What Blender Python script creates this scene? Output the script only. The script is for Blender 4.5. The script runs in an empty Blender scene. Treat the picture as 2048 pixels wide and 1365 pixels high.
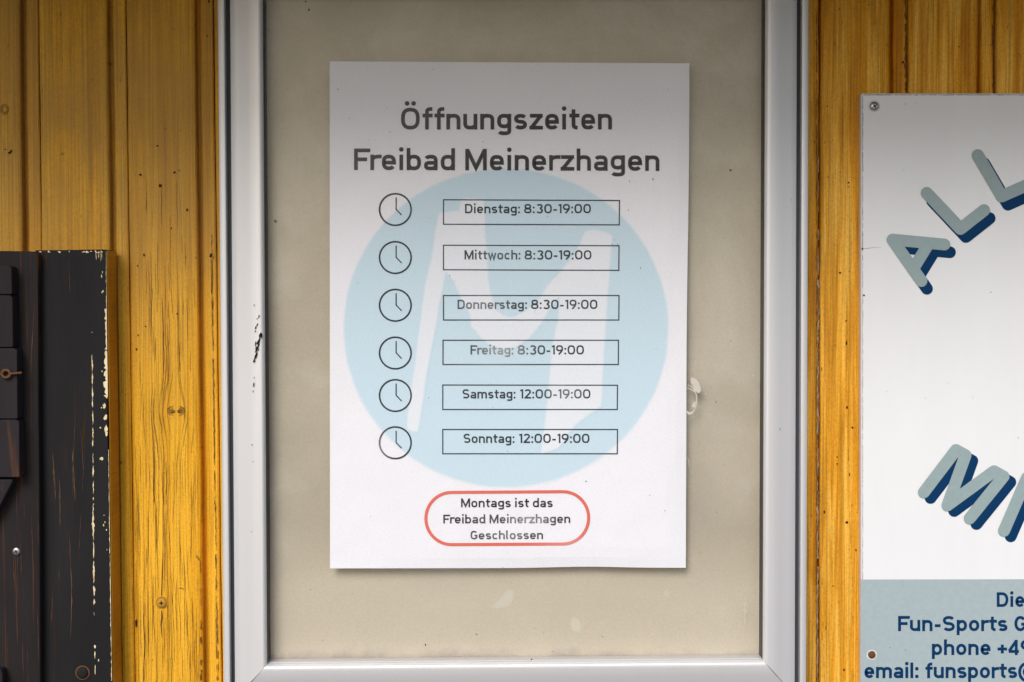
import bpy, math, random
from mathutils import Vector
R = math.radians
rnd = random.Random(7)
S = bpy.context.scene
C = S.collection

# ------------------------------------------------------------------ camera, sky, sun, exposure
D = 1.30; TILT = R(1.9); W, H = 2048, 1365
F = D / 0.000417                       # focal length in photo pixels: 0.417 mm of wall per pixel
CZ = D * math.tan(TILT)
cam = bpy.data.cameras.new('camera'); camo = bpy.data.objects.new('camera', cam); C.objects.link(camo)
camo.location = (0, -D, CZ); camo.rotation_euler = (R(90) - TILT, 0, 0)
cam.sensor_width = 36; cam.lens = F / W * 36; cam.clip_start = .01; cam.clip_end = 500
cam.dof.use_dof = False
S.camera = camo
SUN_EL, SUN_AZ = 34, 198
w = bpy.data.worlds.new('World'); S.world = w; w.use_nodes = True
nt = w.node_tree; bg = nt.nodes['Background']; sky = nt.nodes.new('ShaderNodeTexSky')
sky.sky_type = 'NISHITA'; sky.sun_disc = False; sky.sun_elevation = R(SUN_EL); sky.sun_rotation = R(SUN_AZ)
sky.air_density = 1.0; sky.dust_density = 2.0; sky.ozone_density = 1.0
nt.links.new(sky.outputs[0], bg.inputs[0]); bg.inputs[1].default_value = 0.10
sl = bpy.data.lights.new('sun', 'SUN'); sl.energy = 1.5; sl.angle = R(25); sl.color = (1, .985, .96)
so = bpy.data.objects.new('sun', sl); C.objects.link(so)
sd = Vector((math.sin(R(SUN_AZ)) * math.cos(R(SUN_EL)), math.cos(R(SUN_AZ)) * math.cos(R(SUN_EL)), math.sin(R(SUN_EL))))
so.rotation_euler = sd.to_track_quat('Z', 'Y').to_euler(); so.location = sd * 3
S.view_settings.view_transform = 'Standard'; S.view_settings.look = 'None'
S.view_settings.gamma = 1; S.view_settings.exposure = 0.48

# ------------------------------------------------------------------ helpers
ct, st_ = math.cos(TILT), math.sin(TILT)
def P(px, py, Y):
    """point at depth Y (metres, wall face = 0, towards the viewer negative) that stands at photo pixel px, py"""
    a, b = (px - W / 2) / F, (H / 2 - py) / F
    dy, dz = ct + b * st_, b * ct - st_
    t = (Y + D) / dy
    return Vector((a * t, Y, CZ + dz * t))

class MB:
    def __init__(s): s.v = []; s.f = []; s.a = []; s.sm = []
    def add(s, vs, fs, fade=0.0, smooth=False):
        n = len(s.v); s.v += [tuple(v) for v in vs]; s.f += [tuple(i + n for i in f) for f in fs]
        s.a += list(fade) if isinstance(fade, (list, tuple)) else [fade] * len(vs)
        s.sm += [smooth] * len(fs)
        return s
    def build(s, name, mat, parent=None, loc=None, bevel=0):
        me = bpy.data.meshes.new(name); me.from_pydata(s.v, [], s.f); me.update()
        if any(s.a):
            at = me.attributes.new('fade', 'FLOAT', 'POINT'); at.data.foreach_set('value', s.a)
        me.polygons.foreach_set('use_smooth', s.sm)
        me.materials.append(mat)
        o = bpy.data.objects.new(name, me); C.objects.link(o)
        if parent: o.parent = parent
        if bevel:
            m = o.modifiers.new('bevel', 'BEVEL'); m.width = bevel; m.segments = 2; m.limit_method = 'ANGLE'
        return o
    def box(s, x0, x1, y0, y1, z0, z1):
        return s.add([(x0,y0,z0),(x1,y0,z0),(x1,y1,z0),(x0,y1,z0),(x0,y0,z1),(x1,y0,z1),(x1,y1,z1),(x0,y1,z1)],
                     [(0,1,5,4),(1,2,6,5),(2,3,7,6),(3,0,4,7),(4,5,6,7),(3,2,1,0)])
    def prism(s, pts, yf, yb):
        """outline given in photo pixels at depth yf, extruded straight back to yb"""
        f = [P(x, y, yf) for x, y in pts]; n = len(f)
        b = [Vector((p.x, yb, p.z)) for p in f]
        fs = [tuple(range(n)), tuple(range(2*n-1, n-1, -1))] + [(i, i+n, (i+1) % n + n, (i+1) % n) for i in range(n)]
        return s.add(f + b, fs)
    def flat(s, pts, y, fade=0.0):
        return s.add([P(a, b, y) for a, b in pts], [tuple(range(len(pts)))], fade)
    def fan(s, pts, y):
        cx = sum(p[0] for p in pts) / len(pts); cy = sum(p[1] for p in pts) / len(pts); n = len(pts)
        return s.add([P(a, b, y) for a, b in pts] + [P(cx, cy, y)], [(i, (i+1) % n, n) for i in range(n)])
    def ribbon(s, pts, hw, y, closed=False, fadef=None):
        """flat stroke of half width hw (number or per-point list) along pts in photo pixels"""
        if not isinstance(hw, (list, tuple)):
            pts = [p for i, p in enumerate(pts) if i == 0 or math.hypot(p[0]-pts[i-1][0], p[1]-pts[i-1][1]) > .05]
            if closed and math.hypot(pts[0][0]-pts[-1][0], pts[0][1]-pts[-1][1]) < .05: pts = pts[:-1]
        n = len(pts); L = []; Rr = []
        for i, p in enumerate(pts):
            h = hw[i] if isinstance(hw, (list, tuple)) else hw
            a = pts[i-1] if (i > 0 or closed) else None
            b = pts[(i+1) % n] if (i < n-1 or closed) else None
            def nrm(u, v):
                dx, dy = v[0]-u[0], v[1]-u[1]; l = math.hypot(dx, dy) or 1e-9
                return (-dy/l, dx/l)
            if a is None: m = nrm(p, b); k = 1
            elif b is None: m = nrm(a, p); k = 1
            else:
                n1, n2 = nrm(a, p), nrm(p, b); mx, my = n1[0]+n2[0], n1[1]+n2[1]
                l = math.hypot(mx, my) or 1e-9; m = (mx/l, my/l); k = min(1/max(m[0]*n1[0]+m[1]*n1[1], .3), 2.6)
            L.append((p[0]+m[0]*h*k, p[1]+m[1]*h*k)); Rr.append((p[0]-m[0]*h*k, p[1]-m[1]*h*k))
        vs = [P(a, b, y) for a, b in L] + [P(a, b, y) for a, b in Rr]
        fd = [fadef(*q) for q in L + Rr] if fadef else 0.0
        fs = [(i, (i+1) % n, (i+1) % n + n, i+n) for i in range(n if closed else n-1)]
        return s.add(vs, fs, fd)

def empty(name, loc=(0,0,0)):
    o = bpy.data.objects.new(name, None); C.objects.link(o); o.location = loc; o.empty_display_size = .05
    return o
def tag(o, label=None, cat=None, group=None, kind=None):
    for k, v in (('label', label), ('category', cat), ('group', group), ('kind', kind)):
        if v: o[k] = v
    return o
def settle(root):
    """keep children where they are while the root stands at the thing's base"""
    for ch in [o for o in C.objects if o.parent == root]:
        ch.matrix_parent_inverse = root.matrix_basis.inverted()

# ------------------------------------------------------------------ materials
class NM:
    def __init__(s, name):
        s.m = bpy.data.materials.new(name); s.m.use_nodes = True; s.t = s.m.node_tree
        s.b = s.t.nodes['Principled BSDF']; s.out = s.t.nodes['Material Output']
    def n(s, typ, **kw):
        nd = s.t.nodes.new('ShaderNode' + typ)
        for k, v in kw.items():
            if hasattr(nd, k): setattr(nd, k, v)
        return nd
    def l(s, a, b): s.t.links.new(a, b)
    def co(s, scale=(1,1,1), rand=True):
        tc = s.n('TexCoord'); mp = s.n('Mapping'); mp.inputs['Scale'].default_value = scale
        if rand:
            oi = s.n('ObjectInfo'); mul = s.n('Math', operation='MULTIPLY'); mul.inputs[1].default_value = 37
            s.l(oi.outputs['Random'], mul.inputs[0]); cx = s.n('CombineXYZ')
            s.l(mul.outputs[0], cx.inputs[1]); s.l(cx.outputs[0], mp.inputs['Location'])
        s.l(tc.outputs['Object'], mp.inputs[0]); return mp.outputs[0]
    def noise(s, scale, sc=1, detail=4, rough=.55, dist=0, rand=True):
        nd = s.n('TexNoise'); nd.inputs['Scale'].default_value = sc; nd.inputs['Detail'].default_value = detail
        nd.inputs['Roughness'].default_value = rough; nd.inputs['Distortion'].default_value = dist
        s.l(s.co(scale, rand), nd.inputs['Vector']); return nd.outputs['Fac']
    def ramp(s, fac, stops):
        r = s.n('ValToRGB'); e = r.color_ramp.elements
        while len(e) < len(stops): e.new(.5)
        for i, (p, c) in enumerate(stops):
            e[i].position = p; e[i].color = (c, c, c, 1) if not isinstance(c, tuple) else (*c, 1)
        s.l(fac, r.inputs[0]); return r.outputs[0]
    def mix(s, fac, a, b, typ='MIX'):
        m = s.n('MixRGB', blend_type=typ)
        for i, v in ((0, fac), (1, a), (2, b)):
            if isinstance(v, (int, float)): m.inputs[i].default_value = v if i == 0 else (v, v, v, 1)
            elif isinstance(v, tuple): m.inputs[i].default_value = (*v, 1)
            else: s.l(v, m.inputs[i])
        return m.outputs[0]
    def math(s, op, a, b=0.0):
        m = s.n('Math', operation=op)
        for i, v in ((0, a), (1, b)):
            if isinstance(v, (int, float)): m.inputs[i].default_value = v
            else: s.l(v, m.inputs[i])
        return m.outputs[0]
    def axis(s, ax):
        tc = s.n('TexCoord'); sp = s.n('SeparateXYZ'); s.l(tc.outputs['Object'], sp.inputs[0]); return sp.outputs[ax]
    def rng(s, v, a, b, c=0.0, d=1.0):
        m = s.n('MapRange'); m.interpolation_type = 'SMOOTHSTEP'
        s.l(v, m.inputs[0])
        for i, x in enumerate((a, b, c, d)): m.inputs[i+1].default_value = x
        return m.outputs[0]
    def near(s, p, r):
        """1 at point p falling to 0 at distance r (object space)"""
        tc = s.n('TexCoord'); d = s.n('VectorMath', operation='DISTANCE'); s.l(tc.outputs['Object'], d.inputs[0])
        d.inputs[1].default_value = p
        return s.rng(d.outputs['Value'], 0, r, 1, 0)
    def bump(s, h, strength, dist=.001, prev=None):
        b = s.n('Bump'); b.inputs['Strength'].default_value = strength; b.inputs['Distance'].default_value = dist
        s.l(h, b.inputs['Height'])
        if prev: s.l(prev, b.inputs['Normal'])
        s.l(b.outputs[0], s.b.inputs['Normal']); return b.outputs[0]
    def col(s, v):
        if isinstance(v, tuple): s.b.inputs['Base Color'].default_value = (*v, 1)
        else: s.l(v, s.b.inputs['Base Color'])
    def set(s, **k):
        for a, v in k.items():
            a = {'rough': 'Roughness', 'metal': 'Metallic', 'spec': 'Specular IOR Level', 'coat': 'Coat Weight', 'coatr': 'Coat Roughness'}[a]
            if isinstance(v, (int, float)): s.b.inputs[a].default_value = v
            else: s.l(v, s.b.inputs[a])
        return s

def mat_wood(name, bright, mid, dark, streak=.5, contrast=1.0, dust_shade=0.0, sx=170, sz=2.4):
    n = NM(name)
    broad = n.noise((55, 1, 1.6), detail=3, dist=.6)
    strk = n.noise((sx, 1, sz), detail=5, rough=.6, dist=.6)
    fine = n.noise((900, 1, 9), detail=4, rough=.6)
    blot = n.noise((14, 1, 9), detail=3)
    c = n.ramp(strk, [(.5-.2/contrast, dark), (.5, mid), (.5+.17/contrast, bright)])
    c2 = n.ramp(broad, [(.36, mid), (.62, bright)])
    c = n.mix(streak, c2, c)
    c = n.mix(.8, c, n.ramp(fine, [(.34, .55), (.5, .98), (.66, 1.16)]), 'MULTIPLY')
    grit = n.noise((700, 1, 500), detail=3)
    c = n.mix(.6, c, n.ramp(grit, [(.3, .72), (.5, 1.0), (.7, 1.12)]), 'MULTIPLY')
    c = n.mix(.5, c, n.ramp(blot, [(.3, .78), (.65, 1.06)]), 'MULTIPLY')
    oi = n.n('ObjectInfo'); c = n.mix(1.0, c, n.ramp(oi.outputs['Random'], [(0, (.93, .92, .90)), (1, (1.05, 1.04, 1.0))]), 'MULTIPLY')
    # dark resin pores and fly specks
    sp = n.noise((260, 1, 150), detail=1)
    c = n.mix(n.ramp(sp, [(.76, 0.0), (.80, .6)]), c, (.07, .03, .008))
    if dust_shade:                       # dust film where rain never reaches, darkened to paint shade into the upper boards
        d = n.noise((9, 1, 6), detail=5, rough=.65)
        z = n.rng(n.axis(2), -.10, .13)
        m = n.math('MULTIPLY', n.math('MULTIPLY', z, n.rng(d, .2, .6)), dust_shade)
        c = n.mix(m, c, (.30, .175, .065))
    n.col(c)
    h = n.math('ADD', n.math('MULTIPLY', fine, .6), n.math('MULTIPLY', strk, .8))
    p = n.bump(h, .6, .0007)
    n.set(rough=n.rng(fine, .2, .8, .42, .6), spec=.14)
    return n.m

M = {}
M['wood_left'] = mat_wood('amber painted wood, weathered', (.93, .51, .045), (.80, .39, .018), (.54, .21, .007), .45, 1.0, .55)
M['wood_right'] = mat_wood('amber stained wood, streaky', (.92, .52, .085), (.70, .30, .010), (.46, .15, .003), .75, 1.25, .0, 120, 6)
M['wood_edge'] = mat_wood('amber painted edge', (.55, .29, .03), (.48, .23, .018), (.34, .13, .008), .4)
n = NM('dry grey wood in the cracks'); n.col(n.ramp(n.noise((500, 1, 60)), [(.35, (.07, .030, .008)), (.65, (.20, .11, .045))])); n.set(rough=.9, spec=.1); M['crack'] = n.m
n = NM('bleached split wood'); n.col(n.ramp(n.noise((400, 1, 90)), [(.3, (.12, .075, .04)), (.6, (.42, .33, .23))])); n.set(rough=.9, spec=.1); M['split'] = n.m
n = NM('dark grime'); n.col((.035, .02, .01)); n.set(rough=.9, spec=.1); M['grime'] = n.m

def mat_black(name, base, brown, amt, dense):
    n = NM(name)
    strk = n.noise((dense, 1, 5), detail=5, rough=.65, dist=.8)
    fine = n.noise((1100, 1, 12), detail=3)
    patch = n.noise((30, 1, 7), detail=2)
    c = n.mix(n.ramp(patch, [(.3, 0.0), (.7, 1.0)]), base, tuple(v*1.35 for v in base))
    m = n.ramp(n.math('ADD', strk, n.math('MULTIPLY', patch, .25)), [(.76-amt, 0.0), (.83-amt, .85)])
    c = n.mix(m, c, brown)
    n.col(c); n.bump(n.math('ADD', fine, strk), .4, .0005)
    n.set(rough=n.rng(fine, .3, .7, .45, .62), spec=.06); return n.m
M['black'] = mat_black('charcoal painted board', (.0165, .0160, .0170), (.055, .022, .010), .02, 190)
M['blackworn'] = mat_black('worn charcoal stile', (.020, .017, .0175), (.10, .038, .018), .03, 260)
M['blackblock'] = mat_black('charcoal block', (.022, .019, .022), (.08, .04, .025), .0, 60)
n = NM('bare cream wood under the paint'); n.col(n.ramp(n.noise((300, 1, 60)), [(.3, (.62, .43, .22)), (.6, (.82, .70, .46))])); n.set(rough=.7); M['cream'] = n.m

def mat_alu(name, col, rough, metal):
    n = NM(name)
    br = n.noise((2600, 2600, 1.5), detail=2, rand=False)
    sp = n.noise((120, 120, 120), detail=2, rand=False)
    c = n.mix(.35, col, n.ramp(br, [(.3, .90), (.7, 1.04)]), 'MULTIPLY')
    c = n.mix(n.ramp(sp, [(.74, 0.0), (.78, .5)]), c, (.25, .23, .21))
    n.col(c); n.set(rough=n.rng(br, .3, .7, rough-.05, rough+.06), metal=metal); n.bump(br, .3, .0003); return n.m
M['alu'] = mat_alu('satin anodised aluminium', (.70, .695, .71), .42, .35)
M['alu_lip'] = mat_alu('matt aluminium casing', (.66, .66, .675), .45, .4)
n = NM('dark rubber seal'); n.col((.035, .04, .05)); n.set(rough=.6); M['rubber'] = n.m

n = NM('stained beige back panel')
a = n.noise((9, 9, 9), detail=6, rough=.6, dist=.5, rand=False); b = n.noise((28, 28, 24), detail=4, rand=False)
c = n.ramp(a, [(.3, (.42, .375, .30)), (.5, (.47, .42, .335)), (.7, (.55, .495, .41))])
c = n.mix(n.ramp(b, [(.54, 0.0), (.68, .25)]), c, (.60, .57, .50))
film = n.math('MULTIPLY', n.rng(n.math('ADD', n.axis(2), n.math('MULTIPLY', a, .12)), -.16, -.10, 1, 0), .6)
c = n.mix(film, c, (.66, .575, .46))
g = n.noise((900, 900, 900), detail=2, rand=False)
c = n.mix(.5, c, n.ramp(g, [(.3, .86), (.7, 1.08)]), 'MULTIPLY')
zz = n.axis(2)
mil = n.math('MULTIPLY', n.rng(n.math('ADD', zz, n.math('MULTIPLY', n.noise((45, 45, 60), detail=8, rough=.75, rand=False), .022)), -.2565, -.2435, 1, 0), n.rng(a, .35, .6, .65, .2))
c = n.mix(mil, c, (.22, .19, .19))
n.col(c); n.set(rough=.4, metal=.15, spec=.15); n.bump(g, .15, .0003); M['back'] = n.m

# window pane: clear acrylic with a faint haze
n = NM('scratched acrylic pane'); t = n.t
tr = n.n('BsdfTransparent'); tr.inputs[0].default_value = (.97, .975, .97, 1)
df = n.n('BsdfDiffuse'); df.inputs[0].default_value = (.75, .74, .75, 1)
gl = n.n('BsdfGlossy'); gl.inputs[0].default_value = (1, 1, 1, 1)
fr = n.n('Fresnel'); fr.inputs[0].default_value = 1.22
hz = n.noise((7, 7, 7), detail=5, rough=.6, rand=False)
gr = n.noise((1500, 1500, 1500), detail=1, rand=False)
bp = n.n('Bump'); bp.inputs['Strength'].default_value = .12; bp.inputs['Distance'].default_value = .0003; n.l(gr, bp.inputs['Height'])
n.l(bp.outputs[0], gl.inputs['Normal']); gl.inputs['Roughness'].default_value = .16
m1 = n.n('MixShader'); m2 = n.n('MixShader')
n.l(n.math('MULTIPLY', n.rng(hz, .35, .75, .003, .045), n.rng(gr, .3, .7, .7, 1.3)), m1.inputs[0]); n.l(tr.outputs[0], m1.inputs[1]); n.l(df.outputs[0], m1.inputs[2])
n.l(fr.outputs[0], m2.inputs[0]); n.l(m1.outputs[0], m2.inputs[1]); n.l(gl.outputs[0], m2.inputs[2])
n.l(m2.outputs[0], n.out.inputs[0]); M['pane'] = n.m

n = NM('white poster paper')
fib = n.noise((420, 1, 900), detail=3, rand=False); wv = n.noise((16, 1, 13), detail=3, rand=False)
n.col(n.mix(.5, (.855, .845, .905), n.ramp(fib, [(.3, .90), (.7, 1.03)]), 'MULTIPLY'))
n.bump(fib, .3, .0003, n.bump(wv, .55, .004)); n.set(rough=.7, spec=.1); M['paper'] = n.m
def mat_ink(name, col, paper=(.80, .79, .83), amt=.85, rough=.6):
    n = NM(name); at = n.n('Attribute'); at.attribute_name = 'fade'
    sp = n.noise((1300, 1, 1300), detail=2, rand=False)
    c = n.mix(n.math('MULTIPLY', at.outputs['Fac'], amt), col, paper)
    c = n.mix(.4, c, n.ramp(sp, [(.3, .8), (.7, 1.12)]), 'MULTIPLY')
    n.col(c); n.set(rough=rough, spec=.1); return n.m
M['ink'] = mat_ink('printed charcoal ink', (.030, .030, .035))
M['inkblue'] = mat_ink('printed blue grey ink', (.026, .042, .058))
M['red'] = mat_ink('printed red ink', (.74, .13, .085))
PAPER = (.855, .845, .905); LOGO = (.59, .735, .84)
def mat_pale(name, base):
    n = NM(name); at = n.n('Attribute'); at.attribute_name = 'fade'
    c = n.mix(at.outputs['Fac'], base, PAPER)
    n.col(n.mix(.5, c, n.ramp(n.noise((420, 1, 900), detail=3, rand=False), [(.3, .90), (.7, 1.03)]), 'MULTIPLY')); n.set(rough=.7, spec=.1); return n.m
M['logo'] = mat_pale('printed pale blue ink', LOGO)
LET = tuple(a*.78 + b*.22 for a, b in zip(PAPER, LOGO))
M['logolet'] = mat_pale('printed pale lavender ink', LET)
n = NM('white sign sheet'); s1 = n.noise((160, 160, 160), detail=2, rand=False)
n.col(n.mix(.35, n.mix(n.ramp(s1, [(.75, 0.0), (.8, .35)]), (.80, .81, .835), (.45, .43, .40)), n.ramp(n.noise((22, 1, 5), detail=5, rough=.7, rand=False), [(.3, .90), (.65, 1.0)]), 'MULTIPLY')); n.set(rough=.3, spec=.2)
n.bump(n.noise((60, 1, 60), detail=2, rand=False), .03, .001); M['sign'] = n.m
def plain(name, col, rough=.45, metal=0, spec=.08):
    n = NM(name); s1 = n.noise((220, 220, 220), detail=3)
    n.col(n.mix(.35, col, n.ramp(s1, [(.3, .85), (.7, 1.06)]), 'MULTIPLY')); n.set(rough=rough, metal=metal, spec=spec); return n.m
M['signedge'] = plain('sign border', (.66, .64, .65), .35)
M['band'] = plain('grey blue vinyl', (.375, .455, .485), .25)
M['greyletter'] = plain('grey green vinyl', (.30, .385, .40), .4)
M['navy'] = plain('navy vinyl', (.002, .036, .115), .5)
M['steel'] = plain('dull steel', (.42, .42, .42), .35, .9)
M['rust'] = plain('rusty steel', (.15, .075, .035), .75, .3)
M['socket'] = plain('dark screw recess', (.02, .018, .015), .7)
M['residue'] = plain('dried white glue', (.60, .565, .50), .5)
M['paintscrew'] = plain('painted over screw', (.50, .27, .04), .4)
n = NM('paving'); n.col(n.ramp(n.noise((3, 3, 3), detail=8, rough=.7, rand=False), [(.35, (.13, .13, .125)), (.65, (.20, .20, .19))])); n.set(rough=.9); M['paving'] = n.m
n = NM('soffit boards'); n.col(n.ramp(n.noise((60, 3, 1), detail=4), [(.35, (.035, .022, .012)), (.65, (.06, .038, .02))])); n.set(rough=.6); M['soffit'] = n.m

# ------------------------------------------------------------------ setting out of view: ground and roof overhang that shades the wall
GZ = -1.45; EZ = .383; EP = .385
tag(MB().add([(-40,-40,GZ),(40,-40,GZ),(40,.05,GZ),(-40,.05,GZ)], [(0,1,2,3)]).build('ground', M['paving']), kind='structure')
rt = tag(empty('roof_overhang', (0, 0, EZ)), kind='structure')
for i in range(6):
    MB().box(-2.2, 2.2, -EP + i*.1 + .003, -EP + i*.1 + .097, EZ, EZ + .02).build('board', M['soffit'], rt, bevel=.002)
MB().box(-2.2, 2.2, -EP - .022, -EP, EZ - .03, EZ + .12).build('fascia', M['soffit'], rt, bevel=.003)
MB().box(-2.2, 2.2, -EP, .10, EZ + .0215, EZ + .035).build('deck', M['soffit'], rt)
settle(rt)

# ------------------------------------------------------------------ board wall
wall = tag(empty('board_wall', (0, .01, GZ)), 'amber painted wall of narrow vertical tongue and groove boards behind case and sign', 'wall')
ZT, ZB = EZ - .001, GZ + .01
top0, bot0 = 0, 1365
def line(pt, pb, Y=0.0):
    a, b = P(pt, 0, Y), P(pb, 1365, Y)
    return lambda z: a.x + (b.x - a.x) * (z - a.z) / (b.z - a.z)
starts = [(75-175*k, 91-177*k) for k in range(9, 0, -1)] + [(75, 92), (250, 268)]
for k in range(8): starts.append((425 + (1640-425)*k/7, 443 + (1638-443)*k/7))
for k in range(1, 10): starts.append((1640 + 176*k, 1638 + 174.5*k))
planks = {}
NZ = 90
for i in range(len(starts) - 1):
    r2 = random.Random(100 + i)
    la, lb = line(*starts[i]), line(*starts[i+1])
    ph = [r2.uniform(0, 6.28) for _ in range(6)]
    rough_gap = 1.0 if starts[i][0] > 1400 else .45
    vs = []; fs = []
    m = 0
    for j in range(NZ + 1):
        z = ZB + (ZT - ZB) * j / NZ
        wob = .00028 * (math.sin(z*37+ph[0]) + .6*math.sin(z*91+ph[1])) * rough_gap
        wob2 = .0003 * (math.sin(z*29+ph[2]) + .8*math.sin(z*113+ph[3])) * rough_gap
        x0 = la(z) + .0007 + wob; x1 = lb(z) - .0003 + wob2
        fr_ = x1 - .0150                       # right end of the raised face
        sec = [(x0, .0118), (x0, .0022), (x0+.0005, .0008), (x0+.0016, .0001), (x0+.004, 0), ((x0+fr_)/2, -.0003), (fr_-.0028, 0),
               (fr_-.0010, .0006), (fr_-.0001, .0018), (fr_+.0001, .0105), (fr_+.0033, .0107), (fr_+.0042, .0046), (fr_+.0054, .0034),
               (x1-.0012, .0030), (x1-.0002, .0038), (x1, .0118)]
        m = len(sec); vs += [(a, b, z) for a, b in sec]
    for j in range(NZ):
        for k in range(m - 1):
            a = j*m + k; fs.append((a, a+1, a+m+1, a+m))
    fs += [tuple(range(m)), tuple(range(NZ*m + m - 1, NZ*m - 1, -1))]
    fs += [(j*m + m-1, j*m, (j+1)*m, (j+1)*m + m-1) for j in range(NZ)]
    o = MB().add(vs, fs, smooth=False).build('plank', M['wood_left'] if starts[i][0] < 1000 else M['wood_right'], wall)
    # smooth only the rounded arrises
    planks[i] = o
MB().box(-1.3, 1.3, .0120, .02, GZ + .01, EZ - .001).build('sheathing', M['crack'], wall)

# long drying cracks that part round a knot, one joined piece of fine relief
def cracks(mb, x0, x1, y0, y1, count, knot=None, wid=(.25, .8), lens=(30, 150), seed=1, Y=-.0006, cx=None, sp=None):
    q = random.Random(seed)
    for _ in range(count):
        x = q.uniform(x0, x1) if cx is None else min(max(q.gauss(cx, sp), x0), x1)
        y = q.uniform(y0, y1); L = q.uniform(*lens) * (.5 + q.random()); hw = q.uniform(*wid)
        n_ = max(5, int(L / 7)); pts = []; hs = []; dx = 0; sl_ = q.uniform(-.03, .03) + .012
        for i in range(n_ + 1):
            t = i / n_; yy = y + t*L
            dx += q.gauss(0, .35)
            xx = x + dx + sl_*t*L
            if knot:
                for kx, ky, kr, ks in knot:
                    e = math.exp(-((yy-ky)/ks)**2); d = xx - kx
                    xx = kx + (d + math.copysign(kr, d) * e * math.exp(-abs(d)/ (kr*3)))
            if yy > y1 + 10 or xx < x0 or xx > x1: break
            pts.append((xx, yy)); hs.append(.8 * hw * math.sin(math.pi * min(max(t, .02), .98)) ** .6 * q.uniform(.5, 1.1) + .08)
        if len(pts) > 3: mb.ribbon(pts, hs, Y)
mb = MB()
kn = [(352, 822, 15, 55)]
cracks(mb, 264, 398, 520, 1365, 105, kn, (.12, .42), (40, 150), 3, cx=335, sp=32)
cracks(mb, 268, 399, 880, 1365, 75, None, (.10, .40), (30, 150), 4)
cracks(mb, 290, 372, 330, 620, 22, None, (.15, .4), (30, 90), 5)
cracks(mb, 300, 360, 560, 1000, 20, kn, (.35, .75), (60, 190), 6)
mb.ribbon([(326,1100),(325,1130),(324,1160),(323,1192)], [.3,1.0,1.1,.9], -.0007)
mb.ribbon([(323,1221),(324,1236),(322,1250),(324,1275)], [.8,1.9,1.1,.3], -.0007)
mb.ribbon([(288,1204),(287,1240),(289,1290),(286,1362)], [.3,.8,.5,.3], -.0007)
mb.ribbon([(358,1178),(363,1176),(368,1180)], [.4,.7,.3], -.0007)
tag(mb.build('crack_lines', M['crack'], wall), kind='stuff')
mb = MB()
q = random.Random(11)
for sx in (-1, 1):       # butterfly shaped knot
    for k in range(5):
        aa = R(-42 + 21*k); rr_ = 17 + 2*(k % 2)
        mb.ribbon([(352 + sx*math.cos(aa)*d*rr_, 822 + math.sin(aa)*d*rr_*.62 + 1.5*math.sin(d*5)) for d in (.15, .4, .65, .85, 1.0)], [.25, .55, .7, .6, .2], -.0008)
    mb.ribbon([(352 + sx*(5 + 13*math.sin(t*.45)), 822 + 9*math.cos(t*.45)) for t in range(8)], .4, -.0009)
for r_, dx in ((6, 0), (4, 0)):
    mb.ribbon([(9+math.cos(t/14*6.28)*r_*1.3, 219+math.sin(t/14*6.28)*r_*1.7) for t in range(14)], .45, -.0008, True)
mb.ribbon([(391,1113),(394,1116),(398,1121),(399,1119),(395,1113),(392,1110)], .5, -.0008)
tag(mb.build('knot_ridges', M['crack'], wall), kind='stuff')
# dark flecks and peeled spots
mb = MB()
def blob(mb, x, y, r, Y, q, ar=1.0, n_=9, rot=0):
    pts = []
    for i in range(n_):
        a = i / n_ * 2*math.pi; rr = r * q.uniform(.6, 1.25)
        u, v = math.cos(a)*rr, math.sin(a)*rr*ar
        pts.append((x + u*math.cos(rot) - v*math.sin(rot), y + u*math.sin(rot) + v*math.cos(rot)))
    mb.fan(pts, Y)
for x, y, r_, ar in [(183,160,1.6,1),(19,306,4,.7),(11,299,3,.3),(22,302,2,1.6),(281,350,3.2,.7),(315,292,2.5,.7),(321,372,3.5,1),(349,345,2.4,1),(358,341,2,.5),
                     (343,457,2,1),(374,420,1.8,1.5),(346,58,1.5,1),(414,72,1.5,1),(409,127,1,1),(80,151,1.3,1),(331,258,1.3,1),(275,532,1.8,1),(276,671,1.6,1),(273,699,1.7,1.6),
                     (291,653,1.6,1),(422,512,3,1.3),(288,511,2,1.5),(125,120,1,1),(418,3,2,1.6),(354,628,1.5,1),
                     (1655,213,1.8,.6),(1680,546,2.6,1),(1692,642,1.4,1.4),(1671,691,1.2,1),(1693,686,1.8,3),(1694,815,1.7,2),(1705,856,2,1),(1674,914,1.5,1),(1674,928,1.5,1),
                     (1694,1045,3,1),(1688,1340,2.3,1.4),(1649,1024,1.6,2.4),(1665,280,1,1),(1697,366,2.2,1),(1656,355,1.3,1),(1680,345,1.4,1),(1792,162,1.6,1),(1806,125,2.6,1),(1918,94,1.5,1),(1679,19,2,1),(1737,10,1.4,1),(1712,1100,1.4,2),(1698,1099,1.2,1),(1699,950,1.2,3),(1666,1172,1.3,1)]:
    blob(mb, x, y, r_, -.0008, rnd, ar)
# flaked paint along the board arrises
blob(mb, 272, 1247, 2.2, -.0008, rnd, 3.4)
tag(mb.build('dark_flecks', M['grime'], wall), kind='stuff')
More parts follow.
